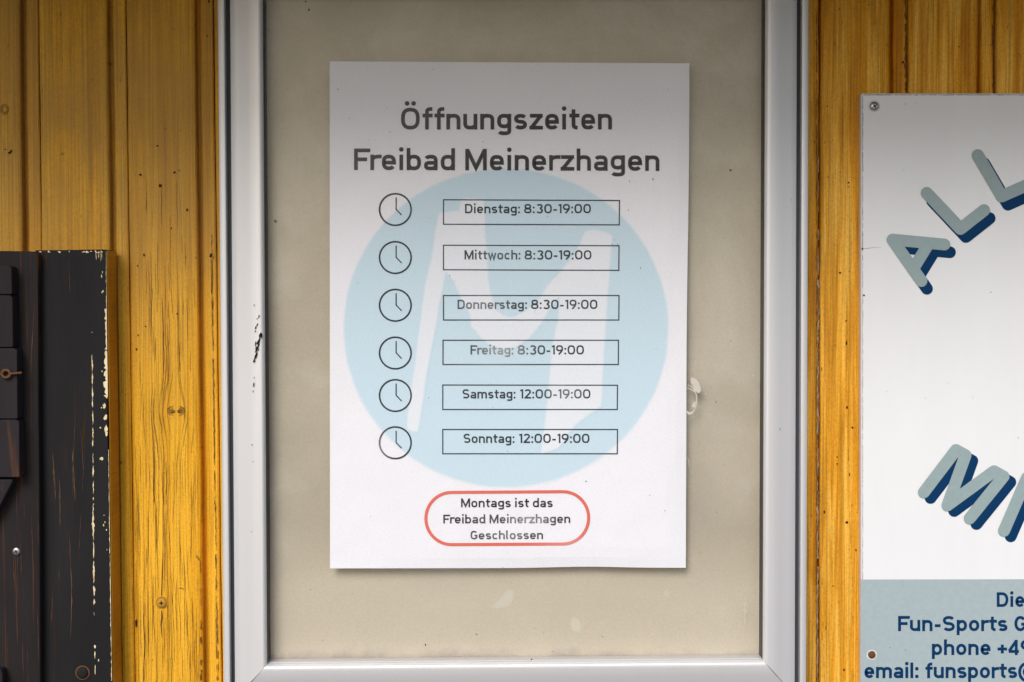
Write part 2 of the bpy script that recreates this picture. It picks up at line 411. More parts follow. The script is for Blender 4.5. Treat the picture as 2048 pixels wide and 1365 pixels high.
# split along the plank joints: ragged bleached fibres
mb = MB()
def ragged(x0, y0, x1, y1, hw, q, Y=-.0005, gap=.15):
    pts = []; hs = []; y = y0
    while y < y1:
        t = (y-y0)/(y1-y0)
        pts.append((x0+(x1-x0)*t + q.gauss(0, hw*.5), y)); hs.append(max(.15, hw*q.uniform(.2, 1.3)))
        y += q.uniform(4, 9)
        if q.random() < gap or y >= y1:
            if len(pts) > 2: mb.ribbon(pts, hs, Y)
            pts = []; hs = []; y += q.uniform(2, 12)
ragged(1636.5, 560, 1635, 1365, 1.5, random.Random(5), gap=.03)
ragged(1637, 300, 1636.5, 560, 1.1, random.Random(6), gap=.12)
tag(mb.build('split_fibres', M['split'], wall), kind='stuff')
mb = MB()
ragged(1633.6, 20, 1633, 1365, .9, random.Random(8), -.0004, gap=.06)
ragged(1637.5, 640, 1637, 1365, .6, random.Random(9), -.0007, gap=.1)
ragged(1811, 0, 1811, 186, 1.8, random.Random(10), -.0004, gap=.04)
ragged(1986, 0, 1986, 184, 1.2, random.Random(12), -.0004, gap=.06)
ragged(423.5, 470, 434, 1365, .8, random.Random(7), .0022, gap=.1)
ragged(421.5, 520, 437, 1365, .6, random.Random(13), .0021, gap=.1)
ragged(400.3, 1120, 401.6, 1215, .7, random.Random(18), -.0006, gap=.25)
ragged(401, 1225, 402.5, 1290, 1.5, random.Random(19), -.0006, gap=.2)
ragged(402, 1320, 403, 1365, 1.9, random.Random(23), -.0006, gap=.1)
ragged(1696, 860, 1702, 1120, .35, random.Random(15), gap=.3)
ragged(1705, 1150, 1707, 1365, .35, random.Random(16), gap=.25)
ragged(1644, 1140, 1649, 1365, .3, random.Random(17), gap=.3)
ragged(1644, 1250, 1645, 1365, .3, random.Random(17), gap=.3)
tag(mb.build('joint_cracks', M['crack'], wall), kind='stuff')

def screw(parent, px, py, r, Y, m_head, m_slot, name='screw', cross=True, ring=None, rot=.3):
    """countersunk cross-head screw, head radius r photo pixels, standing on depth Y"""
    c = P(px, py, Y); rr = r * .000417; mb = MB(); n_ = 20; prof = [(1, 0), (.97, -.22), (.80, -.38), (.45, -.46)]
    vs = []
    for a, b in prof:
        vs += [(c.x + math.cos(i/n_*6.283)*rr*a, Y + b*rr, c.z + math.sin(i/n_*6.283)*rr*a) for i in range(n_)]
    fs = [(k*n_+i, k*n_+(i+1) % n_, (k+1)*n_+(i+1) % n_, (k+1)*n_+i) for k in range(3) for i in range(n_)] + [tuple((len(prof)-1)*n_+i for i in range(n_))]
    mb.add(vs, fs, smooth=True); o = mb.build(name, m_head, parent)
    if cross:
        mb = MB(); y = Y - .47*rr
        for k, a in enumerate((rot, rot + math.pi/2)):
            u = Vector((math.cos(a), 0, math.sin(a))); v = Vector((-math.sin(a), 0, math.cos(a)))
            q_ = [c + u*rr*.52 + v*rr*.07, c + v*rr*.17, c - u*rr*.52 + v*rr*.07, c - u*rr*.52 - v*rr*.07, c - v*rr*.17, c + u*rr*.52 - v*rr*.07]
            mb.add([(p.x, y - k*.00004, p.z) for p in q_], [(0,1,2,3,4,5)])
        mb.build('recess', m_slot, o)
    if ring:
        mb = MB(); pts = [(px + math.cos(i/18*6.283)*(r+1.6), py + math.sin(i/18*6.283)*(r+1.6)) for i in range(18)]
        mb.ribbon(pts, [rnd.uniform(1.0, 1.9) for _ in pts], Y - .0001, True); mb.build('ring', ring, o)
    return o
screw(wall, 323.5, 1206, 9.5, -.0006, M['paintscrew'], M['socket'], rot=0.05, ring=M['wood_edge'])
settle(wall)

# ------------------------------------------------------------------ black shutter at the left
sh = tag(empty('black_shutter', P(100, 1365, -.02)), 'charcoal black wooden shutter with peeling paint and an amber painted edge', 'shutter')
YF = -.030
YB = 1500
MB().prism([(70,501),(120,500.5),(180,499.5),(209,499.5),(212.5,501.5),(213,520),(213.5,700),(216,900),(219.5,1100),(224,1365),(226,YB),(70,YB)], YF, -.002).build('wide_board', M['black'], sh, bevel=.0008)
e = MB()
zt = P(213, 500.5, YF)
def xe(py, off=0): return P(213 + max(0, (py-560))*.0137 + off, py, YF)
prev = None; vs = []; fs = []; ys = [501.5 + i*(YB-501.5)/30 for i in range(31)]
for i, y in enumerate(ys):
    p = xe(y, .6); vs += [(p.x, YF+.0012, p.z), (p.x+.0006, YF+.0018, p.z), (p.x+.0009, -.002, p.z), (p.x, -.002, p.z)]
for i in range(30):
    for k in range(4):
        a = i*4+k; b = i*4+(k+1) % 4; fs.append((a, b, b+4, a+4))
fs += [(0,1,2,3), (123,122,121,120)]
tag(e.add(vs, fs).build('edge_strip', M['wood_edge'], sh), label='amber painted edge of the shutter')
MB().prism([(-170,500),(60,503),(73,505),(76,512),(76,700),(79,1000),(81,1365),(81,YB),(-170,YB)], -.040, -.0305).build('stile', M['blackworn'], sh, bevel=.0012)
ys = [(533, 589), (592, 695), (698, 838), (841, 955)]
for a, b in ys:
    off = {533: 23, 592: 25, 698: 34, 841: 38}[a] - 36
    MB().prism([(-175,a),(30+off,a-1),(36+off,a+3),(37+off,b-2),(35+off,b),(-175,b)], -.055, -.0405).build('block', M['blackblock'], sh, bevel=.001)
MB().prism([(-175,958),(26,959),(24,966),(0,1012),(-6,1022),(-60,1100),(-175,1100)], -.052, -.0405).build('bracket', M['blackblock'], sh, bevel=.001)
MB().prism([(-175,1335),(2,1340),(5,1348),(6,YB),(-175,YB)], -.052, -.0405).build('bracket', M['blackblock'], sh, bevel=.001)
screw(sh, 33, 1103, 8, -.0405, M['steel'], M['socket'], rot=.5)
p_ = screw(sh, 165, 1346, 11.5, -.0306, M['black'], M['socket'], name='wood_plug', cross=False, ring=M['rust'])
# rusty screw eye driven into the blocks
eye = MB(); c = P(12, 748, -.058); R0, r0 = .0030, .0011
vs = []; fs = []
for i in range(16):
    a = i/16*6.283
    for j in range(8):
        b = j/8*6.283; rr = R0 + r0*math.cos(b); vs.append((c.x + math.cos(a)*rr*1.1, c.y + r0*math.sin(b), c.z + math.sin(a)*rr))
for i in range(16):
    for j in range(8): fs.append((i*8+j, ((i+1) % 16)*8+j, ((i+1) % 16)*8+(j+1) % 8, i*8+(j+1) % 8))
eye.add(vs, fs, smooth=True)
vs = []; fs = []
for i in range(9):
    for j in range(8):
        b = j/8*6.283; rr = .0009*(1.15 if i % 2 else .85); vs.append((c.x + .003 + i*.0012, c.y + rr*math.cos(b), c.z + rr*math.sin(b) + i*.0001))
for i in range(8):
    for j in range(8): fs.append((i*8+j, (i+1)*8+j, (i+1)*8+(j+1) % 8, i*8+(j+1) % 8))
fs.append(tuple(64+j for j in range(8)))
eye.add(vs, fs, smooth=True).build('screw_eye', M['rust'], sh)
# cream chips where the black paint has come away
mb = MB(); q = random.Random(21); yb_ = YF - .00025
def edge_x(y): return 213 + max(0, (y-560))*.0137
def chiprun(y0, y1, w0, w1, side):
    pts = []; y = y0
    while y < y1:
        t = (y-y0)/(y1-y0); x = edge_x(y) + side
        pts.append((x, y, max(.2, (w0+(w1-w0)*t)*q.uniform(.25, 1.35)))); y += q.uniform(3, 7)
    if len(pts) > 2: mb.ribbon([(a-c_, b) for a, b, c_ in pts], [c_ for _, _, c_ in pts], yb_)
chiprun(503, 620, .3, .5, -.3); chiprun(618, 700, 1.6, 2.4, -.5); chiprun(702, 795, 2.0, 4.2, -.6)
chiprun(900, 1110, .4, .7, -.2); chiprun(1110, 1365, .5, .9, -.1)
for x, y, r_, ar in [(208,812,3.2,1.5),(203,816,1.6,1),(211,835,4,1.6),(201,856,1.9,1),(212,858,3.4,2.2),(213,868,3,1.8),(203,918,3.2,1),(204,743,1.4,1),(206,583,1.3,1.6),(203,553,1.2,3),(205,545,.9,3),(207,1051,1.3,2),(208,1031,1,1),
                     (213,1060,1,2),(197,1321,1.2,2),(190,1294,2.2,1.4),(190,1306,.8,1),(204,585,1,2),(184,665,.9,1),(210,1045,1,2),(214,1100,.9,1)]:
    blob(mb, x, y, r_, yb_-.00005, q, ar)
def vline(x, y0, y1, w, dens):
    y = y0
    while y < y1:
        L = q.uniform(8, 50)*dens
        n_ = max(4, int(L/4)); e_ = min(y+L, y1)
        mb.ribbon([(x + (y+(e_-y)*i/n_ - y0)*.012 + q.gauss(0, .35), y+(e_-y)*i/n_) for i in range(n_+1)], [max(.15, w*q.uniform(.3, 1.2)*math.sin(math.pi*(i+.3)/(n_+.6))) for i in range(n_+1)], yb_)
        y = e_ + q.uniform(2, 12)/dens
vline(184, 710, 800, 1.7, 1.5); vline(185, 800, 880, 1.3, 1.2); vline(185.5, 880, 1010, 1.2, .7); vline(186, 1010, 1210, 2.2, 1.6); vline(188, 1225, 1245, .6, .2); vline(189.5, 1290, 1365, 1.5, .5)
for i in range(20):      # scraped top edge
    x = q.uniform(60, 208) if i < 12 else q.uniform(170, 210); blob(mb, x, 502.5 + q.uniform(0, 2.4 if i < 12 else 5), q.uniform(.6, 2.4), yb_ - .00001*i, q, q.uniform(.3, 1.4))
for i in range(8):
    x = q.uniform(190, 207); mb.ribbon([(x, 503), (x+.2, 507+q.uniform(2, 9)), (x+.3, 515+q.uniform(0, 8))], [.3, .6, .15], yb_-.0003)
tag(mb.build('bare_patches', M['cream'], sh), kind='stuff', label='cream bare wood where the black paint has flaked off')
mb = MB()
for x, y0, y1, w_ in [(150,820,1010,.6),(165,860,960,.6),(146,900,1005,1.4),(138,1060,1280,.9),(160,1020,1120,.4),(108,905,1000,1.6),(115,960,1060,1.9),(168,910,990,.4),(101,1180,1260,.6),(123,1140,1160,.8),(64,600,760,.5),(138,520,590,.5)]:
    pts = [(x + 5*math.sin((y0 + (y1-y0)*i/14)*.012 + x) + q.gauss(0, .3), y0 + (y1-y0)*i/14) for i in range(15)]
    Yy = yb_ if x > 85 else -.0403
    mb.ribbon(pts, [w_*q.uniform(.4, 1.2)*math.sin(math.pi*(i+.3)/14.6) for i in range(15)], Yy)
for k in range(14):
    x = q.uniform(4, 76); y0 = q.uniform(960, 1300); L = q.uniform(30, 110)
    if x < 30 and y0 < 1040: continue
    mb.ribbon([(x + .02*L*i/8 + q.gauss(0, .25), y0+L*i/8) for i in range(9)], [q.uniform(.15, .55)*math.sin(math.pi*(i+.3)/8.6) for i in range(9)], -.0404)
n = NM('red brown scratches in the black paint'); n.col(n.ramp(n.noise((400, 1, 40)), [(.35, (.045, .018, .010)), (.65, (.16, .065, .03))])); n.set(rough=.7); M['scr'] = n.m
tag(mb.build('brown_scratches', M['scr'], sh), kind='stuff')
settle(sh)

# ------------------------------------------------------------------ aluminium display case
case = tag(empty('display_case', P(1024, 1420, -.015)), 'tall aluminium framed display case with clear pane mounted on the amber board wall', 'display case')
def quad(lt, lb, rt_, rb, yt, yb, Y):          # frame corners from side lines at y=0 and y=1365 (TL, TR, BR, BL)
    fx = lambda a, b, y: a + (b-a)*y/1365
    yt = (yt, yt) if isinstance(yt, (int, float)) else yt; yb = (yb, yb) if isinstance(yb, (int, float)) else yb
    return [P(fx(lt, lb, yt[0]), yt[0], Y), P(fx(rt_, rb, yt[1]), yt[1], Y), P(fx(rt_, rb, yb[1]), yb[1], Y), P(fx(lt, lb, yb[0]), yb[0], Y)]
def loop_frame(outer, inner, prof, name, m_, parent, sharp=False):
    objs = []
    for i in range(4):
        j = (i+1) % 4; vs = []; fs = []; NS = 1
        for k in (i, j):
            for s_, y in prof:
                p = outer[k].lerp(inner[k], s_); vs.append((p.x, y, p.z))
        n_ = len(prof)
        fs = [(k, k+1, n_+k+1, n_+k) for k in range(n_-1)] + [(n_-1, 0, n_, 2*n_-1), tuple(range(n_-1, -1, -1)), tuple(range(n_, 2*n_))]
        o = MB().add(vs, fs, smooth=False).build(name, m_, parent)
        for pl in o.data.polygons:
            if len(pl.vertices) == 4: pl.use_smooth = not sharp
        if not sharp:
            o.data.set_sharp_from_angle(angle=R(38))
        objs.append(o)
    return objs
lipO = quad(434.5, 447, 1618, 1613, -105, (1427, 1418), -.029); lipI = quad(448.5, 460, 1604, 1600, -90, (1412, 1403), -.029)
barO = quad(457, 467, 1597, 1592.5, -82, (1404, 1395), -.033); barI = quad(523.5, 532.5, 1532.5, 1527, -16, (1331, 1322.5), -.033)
loop_frame(lipO, lipI, [(0, .0078), (0, -.0275), (.06, -.0287), (.15, -.029), (.85, -.029), (.97, -.0285), (1, -.0275), (1, -.005), (1, .0078)], 'casing', M['alu_lip'], case)
loop_frame(lipI, barO, [(-.02, -.0150), (-.02, -.0215), (1.02, -.0215), (1.02, -.0150)], 'seal', M['rubber'], case, True)
bars = loop_frame(barO, barI, [(0, -.016), (0, -.0262), (.012, -.0272), (.04, -.0277), (.2, -.0290), (.4, -.0308), (.58, -.0325), (.72, -.0333), (.84, -.0337), (.91, -.0337), (.955, -.0331),
                        (.985, -.0317), (1.0, -.0292), (1.0, -.0060), (.9, -.0055)], 'frame_bar', M['alu'], case)
# back panel and pane
bi = barI; g_ = .004
def rect_of(c4, gx):
    cx = sum((p.x for p in c4))/4; cz = sum((p.z for p in c4))/4
    return [(p.x + math.copysign(gx, p.x-cx), p.z + math.copysign(gx, p.z-cz)) for p in c4]
rc = rect_of(barI, .006)
MB().add([(x, -.0105, z) for x, z in rc] + [(x, -.0060, z) for x, z in rc], [(0,1,2,3),(7,6,5,4)] + [(i, i+4, (i+1) % 4+4, (i+1) % 4) for i in range(4)]).build('back_panel', M['back'], case)
rc = rect_of(barI, -.0001)
tag(MB().add([(x, -.0240, z) for x, z in rc], [(0,1,2,3)]).build('pane', M['pane'], case), label='clear hazy acrylic pane with specks and glue residue')
# narrow bead that holds the pane; shade painted dark on its sides and top
inn2 = [p + Vector((math.copysign(.0004, -p.x), 0, math.copysign(.0004, -p.z))) for p in barI]
for p in inn2: p.y = -.025
beads = loop_frame(barI, inn2, [(0, -.0115), (0, -.0272), (.5, -.0275), (1, -.0270), (1, -.0115)], 'glazing_bead', plain('brown grey painted shade', (.085, .078, .065), .6), case)
beads[2].data.materials[0] = M['alu_lip']
# open mitre joints, a hair wide
prof_ = [(.0, -.0262), (.04, -.0277), (.2, -.0290), (.4, -.0308), (.58, -.0325), (.72, -.0333), (.84, -.0337), (.91, -.0337), (.955, -.0331), (.985, -.0317), (1.0, -.0292)]
for k in (0, 1, 2, 3):
    vs = []
    for s_, y in prof_:
        p = barO[k].lerp(barI[k], s_); d_ = (barI[k] - barO[k]).normalized(); n_ = Vector((-d_.z, 0, d_.x)) * (.00016 + .0001*math.sin(s_*9+k))
        vs += [(p.x+n_.x, y-.00012, p.z+n_.z), (p.x-n_.x, y-.00012, p.z-n_.z)]
    MB().add(vs, [(2*i, 2*i+1, 2*i+3, 2*i+2) for i in range(len(prof_)-1)]).build('mitre_joint', M['socket'], case)
# scuffs on the left bar
mb = MB(); q = random.Random(31); Yb = -.0320
for x, y, r_, ar, ro in [(520,672,2.8,2.6,.3),(517,684,3.2,2.8,.4),(514,697,2.6,3.6,.45),(511,713,2.4,3.4,.35),(508,722,2,2.4,.2),(523,671,2,3,.1),(511,688,1.2,5,.1),(518,633,1.3,2.6,.3),(514,638,1,2,.5),(514,650,1.1,3.4,.3),(511,656,1.4,3,.3),(510,663,1.1,2,0),(508,611,.9,2.5,0),
                         (508,756,.8,3,0),(507,770,1.2,4.5,.1),(506,783,.8,4,.1),(517,700,.7,7,.45),(512,700,.6,8,.42),(504,890,1.3,1.1,0),(506,924,1,1,0),(503,1064,1,1,0)]:
    Yq = -.0330 + (x-500)*.00009
    blob(mb, x, y, r_*.95, -.0345, q, ar, 13, ro)
tag(mb.build('scuff_marks', M['socket'], bars[3]), kind='stuff', label='black scuffs on the left bar')
# residue and specks on the pane
mb = MB(); q = random.Random(41); Yp = -.02412
def arc(cx, cy, rx, ry, a0, a1, n_=14): return [(cx+math.cos(R(a0+(a1-a0)*i/n_))*rx, cy+math.sin(R(a0+(a1-a0)*i/n_))*ry) for i in range(n_+1)]
mb.fan([(1381,757),(1384,755),(1391,758),(1397,764),(1401,775),(1402,781),(1399,786),(1395,787),(1390,781),(1386,772),(1382,766)], Yp)
mb.ribbon(arc(1376, 800, 17.5, 29, -92, 92, 20), [q.uniform(.35, 1.5) for _ in range(21)], Yp-.00004)
mb.fan([(1386,806),(1391,803),(1391,812),(1388,816),(1383,813)], Yp-.00008)
mb.ribbon([(1374,823),(1378,828),(1384,826),(1389,822)], [1.4, 2.2, 1.6, .5], Yp-.00012)
mb.ribbon([(1373,776),(1380,778),(1387,782),(1391,786)], [.5, .9, 1.1, .4], Yp-.00016)
mb.ribbon([(1374,915),(1377,921),(1379,934)], [.3, .6, .3], Yp)
mb.ribbon(arc(1492, 1226, 3.5, 22, 100, 330, 18), [q.uniform(.2, .9) for _ in range(19)], Yp)
for x, y, r_ in [(1507,751,1.8),(1412,789,1.6),(1391,723,1.2),(1466,712,.8),(1488,1208,2.2),(1493,1222,1.8),(1490,1240,1.2)]: blob(mb, x, y, r_, Yp-.0001, q)
mb2 = MB(); blob(mb2, 551, 443, 3.6, Yp-.0002, q, .9, 12); mb2.build('fly_spot', plain('brown spot', (.20, .165, .13), .6), case)
tag(mb.build('glue_residue', M['residue'], case), kind='stuff')
mb = MB()
for x, y, r_, ar in [(611,4,1.6,1),(618,20,1.9,1.2),(1461,341,2.1,1),(1432,805,1.4,1),(953,1269,2.2,.5),(851,1290,1.6,1.6),(1205,1274,1.1,1),(1063,1320,2,1),(1246,1328-5,1,1),(645,1282,1,1),(1106,1303,.8,1.5),(537,61,1,1)]:
    blob(mb, x, y, r_, Yp-.0002, q, ar)
for k in range(90):
    x, y = q.uniform(540, 1520), q.uniform(5, 1320)
    if 1230 > x > 700 and 380 < y < 1100 and k % 2: continue
    blob(mb, x, y, q.uniform(.3, .8), Yp-.0003, q, q.uniform(.6, 1.8), 6)
tag(mb.build('specks', M['grime'], case), kind='stuff')
# pale blotches on the back panel
mb = MB(); q = random.Random(44)
n = NM('pale blotch'); n.col((.57, .525, .44)); n.set(rough=.45); M['blotch'] = n.m
mb = MB(); mb.fan([(982,1215),(990,1208),(1003,1196),(1010,1185),(1019,1179),(1027,1183),(1028,1196),(1021,1210),(1008,1216),(994,1217)], -.0107)
mb.build('pale_blotch', M['blotch'], case)
for x, y, r_ in [(1150,1252,14),(1333,1188,7)]: mb = MB(); blob(mb, x, y, r_, -.0107, q, 1.1, 14); mb.build('pale_blotch', M['blotch'], case)
settle(case)

# ------------------------------------------------------------------ stroke lettering
class Font:
    def __init__(s, t, n_=2.6, X=.72, tail=True): s.t = t; s.n = n_; s.X = X; s.tail = tail; s.k = 1 if tail else .8
    def arc(s, cx, cy, rx, ry, a0, a1, k=14, n_=None):
        e = 2/(n_ or s.n); o = []
        for i in range(k+1):
            a = R(a0 + (a1-a0)*i/k); c, d = math.cos(a), math.sin(a)
            o.append((cx + math.copysign(abs(c)**e, c)*rx, cy + math.copysign(abs(d)**e, d)*ry))
        return o
    def oval(s, x0, x1, y0, y1):
        h = s.t/2; return (s.arc((x0+x1)/2, (y0+y1)/2, (x1-x0)/2-h, (y1-y0)/2-h, 0, 360, 32)[:-1], True)
    def g(s, ch):
        """strokes [(points, closed)], dots [(x, y, r)], width"""
        t, X, A = s.t, s.X, s.arc; h = t/2; dr = t*.62
        st = lambda *p: (list(p), False)
        if ch == ' ': return [], [], .32
        if ch in 'nhmr':
            w = .64
            top = X if ch != 'h' else 1.03
            if ch == 'r':
                return [st((h, 0), (h, X)), (A(.42, X-.30, .42-h, .30-h, 168, 80, 8), False)], [], .47
            S_ = [st((h, 0), (h, top)), (A(w/2, X-.29, w/2-h, .29-h, 176, 0, 14) + [(w-h, 0)], False)]
            if ch == 'm':
                w = .60; S_ = [st((h, 0), (h, X)), (A(w/2, X-.27, w/2-h, .27-h, 176, 0, 12) + [(w-h, 0)], False), (A(w/2+w-t, X-.27, w/2-h, .27-h, 176, 0, 12) + [(2*w-t-h, 0)], False)]
                return S_, [], 2*w-t
            return S_, [], w
        if ch == 'u':
            w = .64; return [st((w-h, 0), (w-h, X)), (A(w/2, .29, w/2-h, .29-h, -4, -180, 14) + [(h, X)], False)], [], w
        if ch == 'o': return [s.oval(0, .64, 0, X)], [], .64
        if ch == 'e':
            w = .63; return [([(h, X*.5-.01), (w-h, X*.5-.01)] + A(w/2, X/2, w/2-h, X/2-h, 8, 322, 24), False)], [], w
        if ch == 'c': return [(A(.31, X/2, .31-h, X/2-h, 42, 318, 20), False)], [], .58
        if ch == 'a':
            w = .61; b = X*.60
            return [(A(w/2, X-.26, w/2-h, .26-h, 155, 0, 12) + [(w-h, 0)], False),
                    ([(w-h-.02, b-h)] + A(.25, b/2, .25-h, b/2-h, 90, 270, 14) + A(w-h-.20, b/2+.02, .20-h*.2, b/2-h+.02, 270, 345, 6), False)], [], w
        if ch in 'bdp':
            w = .64; y0, y1 = (0, 1.03) if ch != 'p' else (-.26, X)
            x = w-h if ch == 'd' else h
            return [s.oval(0, w, 0, X), st((x, y0), (x, y1))], [], w
        if ch == 'g':
            w = .64; return [s.oval(0, w, .06 if s.tail else 0, X), ([(w-h, X), (w-h, -.06)] + A(w/2, -.06, w/2-h, .20-h, -6, -160, 12), False)], [], w
        if ch == 's' or ch == 'S':
            H_ = X if ch == 's' else 1.0; w = .59 if ch == 's' else .74; r = (H_-t)/4
            return [(A(w/2, H_-h-r, w/2-h, r, 28, 262, 16, 2.15) + A(w/2, h+r, w/2-h, r, 82, -152, 16, 2.15), False)], [], w
        if ch == 'z':
            w = .61; return [st((.02, X-h), (w-.01, X-h)), st((w-h*1.1, X-h), (h*1.1, h)), st((.0, h), (w, h))], [], w
        if ch == 't':
            return [([(.19, X+.21), (.19, .22)] + A(.19+.20, .22, .20, .22-h, 180, 268, 8), False), st((.0, X-h*.9), (.46, X-h*.9))], [], .46
        if ch == 'f':
            return [([(.20, 0), (.20, .80)] + A(.20+.19, .80, .19, 1.03-.80-h, 180, 78, 8), False), st((.0, X-h*.9), (.46, X-h*.9))], [], .47
        if ch == 'i': return [st((dr, 0), (dr, X))], [(dr, 1.03-dr*.6, dr)], dr*2
        if ch == 'l':
            if not s.tail: return [st((h, 0), (h, 1.03))], [], t
            return [([(h, 1.03), (h, .16)] + A(h+.13, .16, .13, .16-h, 182, 268, 6), False)], [], .26
        if ch == 'w': return [st((.04, X), (.23, .02), (.41, X-.06), (.59, .02), (.78, X))], [], .82
        if ch == 'v': return [st((.04, X), (.28, .02), (.52, X))], [], .56
        if ch in 'OÖ':
            w = .85; return [s.oval(0, w, 0, 1)], ([(w/2-.15, 1.20, dr), (w/2+.15, 1.20, dr)] if ch == 'Ö' else []), w
        if ch == '0': return [s.oval(0, .76, 0, 1)], [], .76
        if ch == 'F': return [st((h, 0), (h, 1)), st((h, 1-h), (.72, 1-h)), st((h, .50), (.58, .50))], [], .72
        if ch == 'D': return [([(h, h), (h, 1-h), (.38, 1-h)] + A(.38, .5, .38-h+.03, .5-h, 88, -88, 16) + [(.38, h)], True)], [], .79
        if ch == 'M':
            return [st((h, 0), (h, 1)), st((.96-h, 0), (.96-h, 1)), st((h*1.1, .97), (.48, .12), (.96-h*1.1, .97))], [], .96
        if ch == 'G': return [(A(.37, .5, .37-h, .5-h, 40, 325, 24)[:-1] + [(.74-h, .22), (.74-h, .46)], False), st((.74, .46), (.42, .46))], [], .74
        if ch == '1': return [st((.24, 0), (.24, 1)), st((.24, 1-h), (.02, .90-h*.6))], [], .24+h
        if ch == '2':
            w = .66; return [(A(w/2, .72, w/2-h, .28-h, 160, -20, 14, 2.2) + [(h*1.15, h)], False), st((0, h), (w, h))], [], w
        if ch == '3':
            w = .69; return [st((.03, 1-h), (w-.03, 1-h)), (([(w-h*1.3, 1-h), (w/2-.05, .58)] + A(w/2-.02, .30, w/2-h+.02, .29-h*.9, 88, -150, 16, 2.2)), False)] if False else \
                [(A(w/2, .74, w/2-h-.02, .26-h, 150, -84, 14, 2.2), False), (A(w/2, .28, w/2-h, .28-h+.02, 86, -152, 14, 2.2), False)], [], w
        if ch == '8': return [s.oval(.04, .70, .50-h*.6, 1), s.oval(0, .74, 0, .50+h*.9)], [], .74
        if ch == '9': return [s.oval(0, .70, .34, 1), (A(.35, .63, .35-h, .36-h, 4, 0, 2) + [(.70-h, .52), (.60-h, .30), (.26, 0)], False)], [], .70
        if ch == '4': return [st((.46, 0), (.46, 1)), st((.46-h*.2, 1-h), (.03, .27)), st((0, .24), (.62, .24))], [], .62
        if ch == '-': return [st((.03, .36), (.38, .36))], [], .41
        if ch == '+': return [st((.0, .40), (.58, .40)), st((.29, .11), (.29, .69))], [], .58
        if ch == ':': return [], [(dr, dr, dr), (dr, X-dr, dr)], dr*2
        if ch == '@':
            return [(A(.50, .40, .50-h*.7, .56, -50, -330, 26, 2.0), False), s.oval(.26, .74, .12, .70), st((.74, .12), (.78, .70))], [], 1.0
        raise KeyError(ch)
    def layout(s, text, sp=.13):
        x = 0; S_ = []; Dt = []
        for ch in text:
            st, dt, w = s.g(ch)
            S_ += [([(a+x, b) for a, b in p], c, i) for i, (p, c) in enumerate(st)]; Dt += [(a+x, b, r) for a, b, r in dt]
            x += w + (sp if ch != ' ' else 0) - {'r': .09, 'F': .13, 't': .05, 'f': .06, 'z': .03, 's': .02, ' ': .0}.get(ch, 0)*s.k - (.07*s.k if ch in 'h' and False else 0)
        return S_, Dt, x - sp
FADES = [(1005, 702, 48, 20, .95), (962, 610, 52, 18, .55), (1108, 1040, -1, 1, 0), (1056, 1040, 46, 13, .85), (1020, 1070, 50, 12, .5), (960, 1072, 40, 10, .25), (1130, 789, 34, 18, .45), (920, 1040, 30, 12, .0), (740, 330, 90, 60, .12), (860, 240, 120, 60, .10), (1000, 510, 60, 14, .28), (1160, 1075, 60, 20, .35), (758, 900, 22, 34, .45), (940, 790, 40, 20, .0), (1140, 608, 24, 14, .1), (978, 1040, 30, 10, .35), (975, 735, 60, 8, .5)]
def fade(x, y):
    f = 0
    for cx, cy, rx, ry, a in FADES:
        if rx > 0: f = max(f, a*.5*math.exp(-((x-cx)/rx)**2 - ((y-cy)/ry)**2))
    return f
def text(name, s, font, x0, x1, base, cap, Y, m_, parent, slope=0.0, sp=.13, xs=None, fadef=None):
    """x0..x1 the extent of the printed line in photo pixels, base the baseline, cap the capital height"""
    S_, Dt, wd = font.layout(s, sp); kx = (x1-x0)/wd if xs is None else xs; mb = MB(); hw = font.t*cap/2
    tr = lambda a, b: (x0 + a*kx, base - b*cap + slope*(a*kx))
    for p, c, i in S_: mb.ribbon([tr(*q_) for q_ in p], hw, Y - i*.00003, c, fadef)
    for a, b, r in Dt:
        cx, cy = tr(a, b); rr = r*cap
        mb.add([P(cx+math.cos(k/14*6.283)*rr, cy+math.sin(k/14*6.283)*rr, Y-.0001) for k in range(14)], [tuple(range(14))], fadef(cx, cy) if fadef else 0)
    return mb.build(name, m_, parent)

# ------------------------------------------------------------------ poster
YP = -.0222
po = tag(empty('opening_hours_poster', P(1016, 1137, YP)), 'white paper poster with opening hours, clock icons and pale blue logo in the display case', 'poster')
NXp, NYp = 36, 50; vs = []; fs = []
for thick in (0,):
    for j in range(NYp+1):
        v = j/NYp
        for i in range(NXp+1):
            u = i/NXp
            xl, xr = 659.3 + .7*v, 1378.8 + (1371.2-1378.8)*min(1, v*1.15) + .8*math.sin(v*9)
            yt, yb = 123 + 4*u, 1137.3 - 1.2*u - 2.6*math.exp(-((u-.72)/.13)**2)
            e_ = max(0, (u-.93)/.07)**2 + max(0, (v-.96)/.04)**2 * (1 if u > .3 else u/.3)
            Y = YP + .0018*e_*(.5+.5*math.sin(v*11+u*5))
            vs.append(P(xl+(xr-xl)*u, yt+(yb-yt)*v, Y))
m_ = NXp+1
fs = [(j*m_+i, j*m_+i+1, (j+1)*m_+i+1, (j+1)*m_+i) for j in range(NYp) for i in range(NXp)]
nv = len(vs); vs2 = [v + Vector((0, .00018, 0)) for v in vs]
bd = list(range(m_)) + [j*m_+m_-1 for j in range(1, NYp+1)] + [NYp*m_+i for i in range(m_-2, -1, -1)] + [j*m_ for j in range(NYp-1, 0, -1)]
fs += [tuple(nv+k for k in reversed(f)) for f in fs[:NXp*NYp]] + [(bd[k], bd[k]+nv, bd[(k+1) % len(bd)]+nv, bd[(k+1) % len(bd)]) for k in range(len(bd))]
MB().add(vs + vs2, fs, smooth=False).build('sheet', M['paper'], po)
y1, y2, y3, y4 = YP-.00012, YP-.00024, YP-.0004, YP-.0004
q = random.Random(51)
